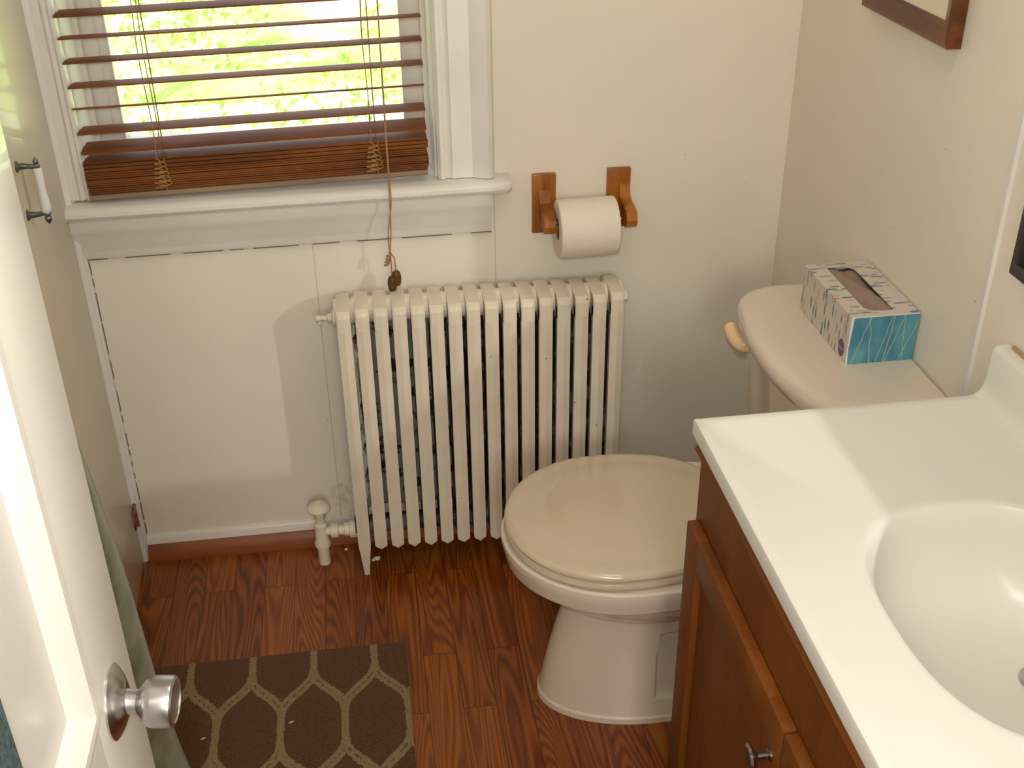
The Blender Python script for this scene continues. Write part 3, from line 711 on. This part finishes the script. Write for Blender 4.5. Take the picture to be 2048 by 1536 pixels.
dg = bpy.context.evaluated_depsgraph_get(); lm = bpy.data.meshes.new_from_object(ft.evaluated_get(dg))
bpy.data.objects.remove(ft); bpy.data.curves.remove(fc)
rot = Matrix(((0, 0, -1), (-1, 0, 0), (0, 1, 0)))
for v in lm.vertices:
    q = rot @ Vector((v.co.x, v.co.y, 0)); v.co = (TX0-0.0008, -0.604+q.y, 0.7365+q.z)
lm.materials.clear(); lm.materials.append(M['white_ink'])
lo = bpy.data.objects.new('lettering', lm); C.objects.link(lo); attach(lo, lg)

# ------------------------------------------------------------------ vanity
VY0, VY1 = -0.872, -1.692        # far and near sides
FX = 0.954                       # face frame plane
vc = thing('vanity_cabinet', 'stained wooden vanity cabinet with panelled doors under the white sink top', 'cabinet', (1.16, -1.28, 0.0))
bm = NB()
box(bm, FX, FX+0.019, VY1, VY0, 0.10, 0.771)                       # face frame
box(bm, FX+0.019, W-0.003, VY0-0.016, VY0, 0.0, 0.771); box(bm, FX+0.019, W-0.003, VY1, VY1+0.016, 0.0, 0.771)
box(bm, W-0.012, W-0.003, VY1+0.016, VY0-0.016, 0.0, 0.771); box(bm, FX+0.019, W-0.012, VY1+0.016, VY0-0.016, 0.10, 0.118)
box(bm, FX+0.065, FX+0.080, VY1+0.016, VY0-0.016, 0.0, 0.10)       # toe kick
finish('carcass', bm, M['cabv'], vc, 0)
FT = 0.017
bm = NB(); extrude_profile(bm, [(0.0003, 0.747), (-0.0085, 0.749), (-0.0105, 0.752), (-0.0020, 0.7695), (0.0003, 0.7705)], (FX, VY1, 0), (FX, VY0, 0), (1, 0, 0), (0, 0, 1)); finish('top_moulding', bm, M['cab'], vc, 20)
def vdoor(ya, yb, knob_y):
    """ya far edge, yb near edge"""
    z0, z1 = 0.115, 0.643; st = 0.052
    bm = NB()
    box(bm, FX-FT, FX-0.0003, ya-st, ya, z0, z1, 0.0025); box(bm, FX-FT, FX-0.0003, yb, yb+st, z0, z1, 0.0025)
    box(bm, FX-FT+0.0003, FX-0.0003, yb+st-0.002, ya-st+0.002, z1-st, z1-0.0002, 0.002); box(bm, FX-FT+0.0003, FX-0.0003, yb+st-0.002, ya-st+0.002, z0+0.0002, z0+st, 0.002)
    d = finish('cabinet_door', bm, M['cabv'], vc)
    bm = NB(); box(bm, FX-FT+0.010, FX-0.0006, yb+st-0.004, ya-st+0.004, z0+st-0.004, z1-st+0.004); finish('door_panel', bm, M['cabv'], d, 0)
    bm = NB(); lathe(bm, [(0.008, 0), (0.008, 0.002), (0.0042, 0.004), (0.0042, 0.015), (0.007, 0.018), (0.0145, 0.0215), (0.0155, 0.024), (0.013, 0.027), (0.006, 0.0285), (0.0, 0.0288)], (FX-FT, knob_y, 0.580), (-1, 0, 0), 28)
    finish('knob', bm, M['nickel'], d)
vdoor(VY0-0.012, -1.270, -1.246)
vdoor(-1.274, VY1+0.012, -1.298)

ct = thing('vanity_countertop', 'white cultured marble vanity top with moulded-in oval sink', 'countertop', (1.16, -1.28, 0.771))
KX0, KX1, KY0, KY1, KZ = 0.941, W-0.003, -1.712, -0.865, 0.796
BCX, BCY, BA, BB = 1.180, -1.280, 0.146, 0.184
def sink_ring(s, z, n=120, e=2.55, dx=0.0):
    out = []
    for i in range(n):
        t = 2*PI*i/n; c, q = math.cos(t), math.sin(t)
        ee = e*0.5+1.0 if s < 0.5 else e
        out.append((BCX+dx*5.2+BA*s*abs(c)**(2/ee)*(1 if c > 0 else -1), BCY+dx*2+BB*s*abs(q)**(2/ee)*(1 if q > 0 else -1), z))
    return out
def rect_ring(z, ins, n=120, rc=0.008):
    x0, x1, y0, y1 = KX0+ins, KX1, KY0+ins, KY1-ins
    out = []
    for p in sink_ring(1.0, z, n):
        d = Vector((p[0]-BCX, p[1]-BCY)); 
        tx = ((x1 if d.x > 0 else x0)-BCX)/d.x if abs(d.x) > 1e-9 else 1e9
        ty = ((y1 if d.y > 0 else y0)-BCY)/d.y if abs(d.y) > 1e-9 else 1e9
        t = min(tx, ty); out.append([BCX+d.x*t, BCY+d.y*t, z])
    # snap the nearest ring vertex to each corner
    for (cx_, cy2) in ((x0, y0), (x0, y1), (x1, y0), (x1, y1)):
        j = min(range(n), key=lambda i: (out[i][0]-cx_)**2+(out[i][1]-cy2)**2); out[j][0], out[j][1] = cx_, cy2
    return [tuple(p) for p in out]
bm = NB()
RR = [rect_ring(0.771, 0.001), rect_ring(0.772, 0.0), rect_ring(0.7925, 0.0), rect_ring(0.7950, 0.0010), rect_ring(KZ, 0.0035), rect_ring(KZ, 0.0160), rect_ring(KZ-0.0015, 0.0200), sink_ring(1.05, KZ-0.0015), sink_ring(1.02, KZ-0.0020), sink_ring(1.0, KZ-0.004)]
loft(bm, RR, False, False)
bmesh.ops.remove_doubles(bm, verts=bm.verts, dist=1e-6)
finish('countertop_slab', bm, M['marble'], ct, 40)
bm = NB()
SR = [(1.0, -0.004), (0.985, -0.008), (0.965, -0.016), (0.945, -0.030), (0.91, -0.055), (0.85, -0.083), (0.75, -0.106), (0.62, -0.120), (0.47, -0.128), (0.32, -0.1325), (0.20, -0.1350), (0.115, -0.1365)]
loft(bm, [sink_ring(s, KZ+z, 120, 2.55-0.5*(1-s), 0.012*(1-s)) for s, z in SR], False, False)
finish('sink_basin', bm, M['marble'], ct, 60)
bm = NB(); lathe(bm, [(0.022, -0.004), (0.0235, 0.0015), (0.021, 0.0035), (0.017, 0.002), (0.0155, -0.003), (0.013, -0.006)], (BCX+0.060, BCY+0.022, KZ-0.1365), (0, 0, 1), 36)
dr = finish('drain', bm, M['steel'], ct)
bm = NB(); lathe(bm, [(0.012, 0), (0.0135, 0.002), (0.0125, 0.0045), (0.006, 0.0065), (0, 0.007)], (BCX+0.060, BCY+0.022, KZ-0.1415), (0, 0, 1), 28); finish('stopper', bm, M['steel'], dr)
bm = NB()
bsp = [(0.0, 0.0), (-0.045, 0.0), (-0.036, 0.0015), (-0.029, 0.006), (-0.0245, 0.014), (-0.022, 0.030), (-0.021, 0.070), (-0.018, 0.0745), (-0.012, 0.0765), (0.0, 0.0765)]
extrude_profile(bm, bsp, (W-0.003, KY0, KZ-0.002), (W-0.003, KY1, KZ-0.002), (1, 0, 0), (0, 0, 1)); finish('backsplash', bm, M['marble'], ct, 50)
bm = NB(); tube(bm, [(W-0.0035, KY1-0.012-0.05*i, KZ+0.0748) for i in range(17)], 0.0035, 8); finish('caulk_line', bm, M['caulk'], ct)
# ------------------------------------------------------------------ mirror and picture on the right wall
mi = thing('wall_mirror', 'black framed mirror on the right wall above the sink', 'mirror', (MIRX, (MY0+MY1)/2, MZ0))
bm = NB()
for (a, b, c_, d_) in ((MY0-0.02, MY1+0.015, MZ0-0.014, MZ0+0.004), (MY0-0.02, MY1+0.015, MZ1-0.004, MZ1+0.014)): box(bm, W-0.020, W, a, b, c_, d_, 0.002)
for (a, b) in ((MY0-0.02, MY0+0.004), (MY1-0.004, MY1+0.015)): box(bm, W-0.0198, W, a, b, MZ0-0.0138, MZ1+0.0138, 0.002)
finish('mirror_frame', bm, M['black'], mi)
bm = NB(); vs = [bm.verts.new(p) for p in ((MIRX, MY0, MZ0), (MIRX, MY1, MZ0), (MIRX, MY1, MZ1), (MIRX, MY0, MZ1))]; bm.faces.new(vs)
finish('mirror_glass', bm, M['mirror'], mi, 0)

pf = thing('picture_frame', 'brown wooden picture frame with cream mat hanging above the toilet', 'picture', (W-0.01, -0.447, 1.196))
PY0, PY1, PZ0, PZ1, FWD = -0.598, -0.302, 1.196, 1.58, 0.032
bm = NB()
fp = [(0, 0), (0.0, 0.020), (0.006, 0.022), (0.012, 0.020), (0.024, 0.016), (0.032, 0.013), (0.032, 0.0)]
cor = [(PY0, PZ0), (PY1, PZ0), (PY1, PZ1), (PY0, PZ1)]
def frame_loop(inset, h):
    return [(W-0.001-h, y+(inset if y == PY0 else -inset), z+(inset if z == PZ0 else -inset)) for y, z in cor]
FR = [[bm.verts.new(p) for p in frame_loop(a, h)] for a, h in fp]
for a, b in zip(FR, FR[1:]+FR[:1]):
    for i in range(4): bm.faces.new((a[i], a[(i+1) % 4], b[(i+1) % 4], b[i]))
finish('wood_frame', bm, M['frame'], pf, 20)
bm = NB(); box(bm, W-0.012, W-0.002, PY0+0.028, PY1-0.028, PZ0+0.028, PZ1-0.028); finish('mat_board', bm, M['matboard'], pf, 0)

# ------------------------------------------------------------------ closet door on the left wall (a little ajar, hinged at the corner)
cd = thing('door_2', 'narrow cream closet door with white porcelain pull on the left wall', 'door', (-0.012, -0.026, 0.0), kind='structure')
ANG = math.radians(2.5)
def cput(o):
    m = Matrix.Translation((-0.012, -0.026, 0)) @ Matrix.Rotation(ANG, 4, 'Z')
    o.data.transform(m); attach(o, cd); return o
bm = NB(); box(bm, -0.018, 0.0, -0.335, 0.0, 0.006, 2.02, 0.002); cput(finish('door_slab', bm, M['closet']))
HX, HYY = 0.0, -0.285
bm = NB(); zc = 0.968
for zz, s_ in ((zc+0.040, 1), (zc-0.040, -1)):
    tube(bm, smooth_path([(0.0005, HYY, zz), (0.014, HYY, zz), (0.026, HYY, zz-0.002*s_), (0.030, HYY, zz-0.006*s_)], 4), [0.0052]*4+[0.0042]*9, 10)
    lathe(bm, [(0.0095, 0), (0.0095, 0.001), (0.006, 0.004), (0.005, 0.005)], (0, HYY, zz), (1, 0, 0), 14)
    lathe(bm, [(0.0052, 0), (0.0058, 0.003), (0.0040, 0.0065), (0.0058, 0.010), (0.0045, 0.015), (0.0015, 0.019)] if s_ < 0 else [(0.0052, 0), (0.0055, 0.003), (0.0036, 0.006), (0.0046, 0.010), (0.0030, 0.014), (0.001, 0.0165)], (0.030, HYY, zz-0.003*s_), (0, 0, s_), 14)
ph = cput(finish('pull_handle', bm, M['pewter']))
bm = NB(); lathe(bm, [(0.0060, 0), (0.0072, 0.004), (0.0068, 0.020), (0.0062, 0.034), (0.0072, 0.052), (0.0086, 0.066), (0.0080, 0.071), (0.0055, 0.0745)], (0.030, HYY, zc+0.037), (0, 0, -1), 22)
pg = finish('porcelain_grip', bm, M['chip']); pg.data.transform(Matrix.Translation((-0.012, -0.026, 0)) @ Matrix.Rotation(ANG, 4, 'Z')); BASE[ph.name] = Matrix.Translation((0, 0, 0)); pg.parent = ph; pg.matrix_parent_inverse = Matrix.Translation(cd.location).inverted() @ Matrix.Identity(4) if False else Matrix.Identity(4)
bm = NB()
lathe(bm, [(0.0035, 0), (0.0035, 0.055), (0.0045, 0.056), (0.002, 0.060)], (-0.007, -0.027, 0.100), (0, 0, 1), 12); box(bm, -0.014, -0.0085, -0.045, -0.027, 0.103, 0.152)
h = finish('hinge', bm, M['rust']); attach(h, cd)
bm = NB(); extrude_profile(bm, [(0, 0), (0.010, 0.004), (0.016, 0.016), (0.050, 0.018), (0.060, 0.010), (0.060, 0)], (XL, -0.366, 0), (XL, -0.366, 2.08), (0, -1, 0), (1, 0, 0))
struct('trim_3', bm, M['closet'], 'cream door casing on the left wall, near side of the closet door', 'trim')

# ------------------------------------------------------------------ the open door at the left edge
XD = 0.300; DT = 0.035; DY0, DY1 = -2.005, -1.340   # hinge edge, latch edge
d1 = thing('door_1', 'white panelled bathroom door standing open at the left, steel knob on it', 'door', (XD-DT/2, -1.70, 0.0), kind='structure')
bm = NB(); ST = 0.118
py0, py1, uz0, uz1, lz0, lz1 = DY0+ST, DY1-ST-0.001, 0.958, 1.90, 0.24, 0.80
box(bm, XD-DT, XD, DY1-ST, DY1, 0.008, 2.03, 0.0015); box(bm, XD-DT, XD, DY0, DY0+ST, 0.008, 2.03, 0.0015)
for a, b in ((0.008, lz0), (lz1, uz0), (uz1, 2.03)): box(bm, XD-DT, XD, DY0+ST-0.001, DY1-ST+0.001, a, b)
for a, b in ((lz0, lz1), (uz0, uz1)):
    box(bm, XD-DT+0.010, XD-0.010, DY0+ST-0.004, DY1-ST+0.004, a-0.004, b+0.004)
    # raised moulding around each panel, mitred
    y0, y1 = DY0+ST, DY1-ST
    mp = [(0.0, -0.002), (0.0, 0.003), (0.003, 0.005), (0.009, 0.0045), (0.016, 0.000), (0.024, -0.007), (0.026, -0.010)]
    loops = []
    for ins, hh in mp: loops.append([bm.verts.new((XD+hh, yy+(ins if yy == y0 else -ins), zz+(ins if zz == a else -ins))) for yy, zz in ((y0, a), (y1, a), (y1, b), (y0, b))])
    for q, r_ in zip(loops[:-1], loops[1:]):
        for i in range(4): bm.faces.new((q[i], q[(i+1) % 4], r_[(i+1) % 4], r_[i]))
finish('door_slab', bm, M['door'], d1, 25, recalc=False)
KYY, KZZ = -1.407, 0.924
bm = NB(); lathe(bm, [(0.0305, 0), (0.0305, 0.0015), (0.028, 0.0035), (0.022, 0.007), (0.015, 0.010), (0.012, 0.011)], (XD, KYY, KZZ), (1, 0, 0), 48); rs = finish('knob_rose', bm, M['chrome'], d1)
bm = NB(); lathe(bm, [(0.0107, 0.009), (0.00984, 0.01548), (0.00984, 0.01908), (0.01241, 0.0216), (0.01755, 0.02484), (0.0202, 0.02916), (0.0208, 0.03276), (0.0208, 0.045), (0.0202, 0.04752), (0.0184, 0.04896), (0.01669, 0.04896), (0.01626, 0.04788), (0.00514, 0.04716), (0.0, 0.04702)], (XD, KYY, KZZ), (1, -0.10, -0.05), 56)
finish('door_knob', bm, M['steel'], d1)
bm = NB(); tube(bm, smooth_path([(XD-DT, -1.425, 1.72), (XD-DT-0.012, -1.425, 1.715), (XD-DT-0.018, -1.425, 1.725), (XD-DT-0.018, -1.425, 1.735)], 5), 0.004, 10); lathe(bm, [(0.014, 0), (0.012, 0.003), (0.005, 0.004)], (XD-DT, -1.425, 1.72), (-1, 0, 0), 16); finish('coat_hook', bm, M['steel'], d1)
bm = NB()
for zz in (0.25, 1.05, 1.80): lathe(bm, [(0.006, 0), (0.006, 0.09)], (XD-0.002, DY0-0.006, zz), (0, 0, 1), 12)
finish('hinge', bm, M['steel'], d1)

# cloth hanging behind the door
bm = NB(); G = []; NU, NV = 46, 60
EDGE = [(0.28, -0.966), (0.4006, -1.0004), (0.6775, -1.0732), (0.8911, -1.1274), (1.0258, -1.1587), (1.695, -1.405)]
def edge_y(z):
    for (za, ya), (zb, yb) in zip(EDGE[:-1], EDGE[1:]):
        if z <= zb: t = (z-za)/(zb-za); return ya+(yb-ya)*t
    return EDGE[-1][1]
for j in range(NV+1):
    z = 0.28+(1.70-0.28)*j/NV; ye = edge_y(z); sp = 0.035+0.50*(1-j/NV)**0.9
    row = []
    for i in range(NU+1):
        t = i/NU; y = ye-t*sp
        amp = 0.004+0.016*(1-j/NV)
        x = 0.243+amp*(math.sin(t*17.0)-0.1)*(0.25+0.75*min(1, t*6))+0.004*math.sin(z*9+t*3)
        row.append(bm.verts.new((min(x, XD-DT-0.004), y, z)))
    G.append(row)
for j in range(NV):
    for i in range(NU): bm.faces.new((G[j][i], G[j][i+1], G[j+1][i+1], G[j+1][i]))
rb = finish('hanging_cloth', bm, M['robe'], None, 60); md = rb.modifiers.new('solid', 'SOLIDIFY'); md.thickness = 0.003; md.offset = 0
tag(rb, 'sage green cloth hanging behind the open white door', 'cloth')
# dark towel over the hinge side of the door
bm = NB(); G = []
prof = []
for i in range(25):
    t = i/24; prof.append((XD+0.0105+0.003*math.sin(t*9), -1.628-t*0.30))
def towel_ring(z):
    o_ = [(XD+0.0125+0.0025*math.sin(i/24*9+z*2), -1.628-(i/24)*0.30, z) for i in range(25)]
    return o_+[(XD+0.0075, p[1], z) for p in o_[::-1]]
loft(bm, [towel_ring(0.70+0.95*j/30) for j in range(31)])
tag(finish('towel', bm, M['teal'], None, 60), 'dark teal terry towel hanging on the face of the open door', 'towel')

# ------------------------------------------------------------------ rug
bm = NB()
RX0, RX1, RY0, RY1, RT = 0.045, 0.5433, -1.17, -0.3697, 0.008
def rr(z, ins, r=0.022):
    out = []
    for cx_, cy2, a0 in ((RX1-r, RY1-r, 0), (RX0+r, RY1-r, 90), (RX0+r, RY0+r, 180), (RX1-r, RY0+r, 270)):
        for k in range(7):
            a = math.radians(a0+15*k); out.append((cx_+(r-ins)*math.cos(a), cy2+(r-ins)*math.sin(a), z))
    return out
loft(bm, [rr(0.0005, 0.001), rr(0.004, 0.0), rr(RT-0.001, 0.0006), rr(RT, 0.003)])
tag(finish('bath_rug', bm, M['rug'], None, 40), 'brown bath rug with taupe ogee lattice on the plank floor', 'rug')
for k, (px, py, lab) in enumerate(((0.3225, -0.556, 'white lint fleck in the middle of the brown rug, right of a lattice stem'), (0.1647, -0.572, 'white lint fleck on the brown rug near the door knob'))):
    bm = NB(); tube(bm, [(px-0.004, py-0.002, RT+0.0012), (px, py, RT+0.0018), (px+0.004, py+0.002, RT+0.0012)], [0.0006, 0.0013, 0.0006], 8)
    tag(finish('lint_fleck', bm, M['chip'], None), lab, 'lint', 'white flecks on the rug')

# ------------------------------------------------------------------ outside the window
bm = NB(); box(bm, -40, 40, 0.6, 70, -1.4, -1.2); tag(finish('lawn', bm, M['lawn'], None, 0), 'bright sunlit lawn seen through the window', 'lawn', None, 'structure')
bm = NB(); loft(bm, [[(-40, 6.6, -1.195), (40, 6.0, -1.195), (40, 6.0, -1.21), (-40, 6.6, -1.21)], [(-40, 7.6, -1.195), (40, 7.9, -1.195), (40, 7.9, -1.21), (-40, 7.6, -1.21)]])
tag(finish('driveway', bm, M['drive'], None, 0), 'pale sunlit driveway across the lawn outside the window', 'driveway', None, 'structure')
tr = thing('tree', 'leafy green tree on the lawn outside the window', 'tree', (-1.6, 7.2, -1.2))
bm = NB(); tube(bm, smooth_path([(-1.6, 7.2, -1.2), (-1.55, 7.15, 0.3), (-1.4, 7.0, 1.6), (-1.2, 6.9, 3.0)], 4), [0.20]*6+[0.15]*7, 12)
for (a, b, c_) in ((0.2, 6.0, 1.9), (1.2, 6.2, 1.5), (-2.6, 6.4, 1.8), (0.6, 6.8, 2.4)):
    tube(bm, smooth_path([(-1.45, 7.0, 1.3), ((a-1.45)/2, (b+7.0)/2, (c_+1.5)/2+0.2), (a, b, c_)], 4), [0.06]*4+[0.035]*5, 8)
finish('trunk', bm, M['bark'], tr)
bm = NB()
for k in range(5200):
    cx_, cy2, cz_ = random.choice(((-0.3, 5.8, 0.45), (0.7, 6.0, 0.55), (1.5, 6.3, 0.4), (-1.3, 6.2, 0.2), (0.2, 6.6, 1.2), (-2.0, 6.5, 0.8), (1.9, 6.6, 1.2), (-0.5, 5.7, 0.05), (1.35, 5.9, -0.1), (-1.0, 5.9, 0.6), (0.35, 5.2, -0.55), (-0.9, 5.0, -0.7), (1.2, 5.1, -0.5)))
    r_ = 0.62; p = Vector((random.gauss(0, 1), random.gauss(0, 1), random.gauss(0, 1))).normalized()*r_*random.random()**0.5
    p = Vector((cx_+p.x*1.2, cy2+p.y, cz_+p.z*0.8))
    d = Vector((random.uniform(-1, 1), random.uniform(-1, 1), random.uniform(-1, 0.3))).normalized(); u = d.orthogonal().normalized(); s_ = random.uniform(0.05, 0.085)
    nrm = d.cross(u)*0.12*s_
    vs = [bm.verts.new(p), bm.verts.new(p+d*s_*0.5+u*s_*0.32), bm.verts.new(p+d*s_), bm.verts.new(p+d*s_*0.5-u*s_*0.32)]
    mid = bm.verts.new(p+d*s_*0.5+nrm)
    for i in range(4): bm.faces.new((vs[i], vs[(i+1) % 4], mid))
finish('foliage', bm, M['leaf'], tr, 0, recalc=False)
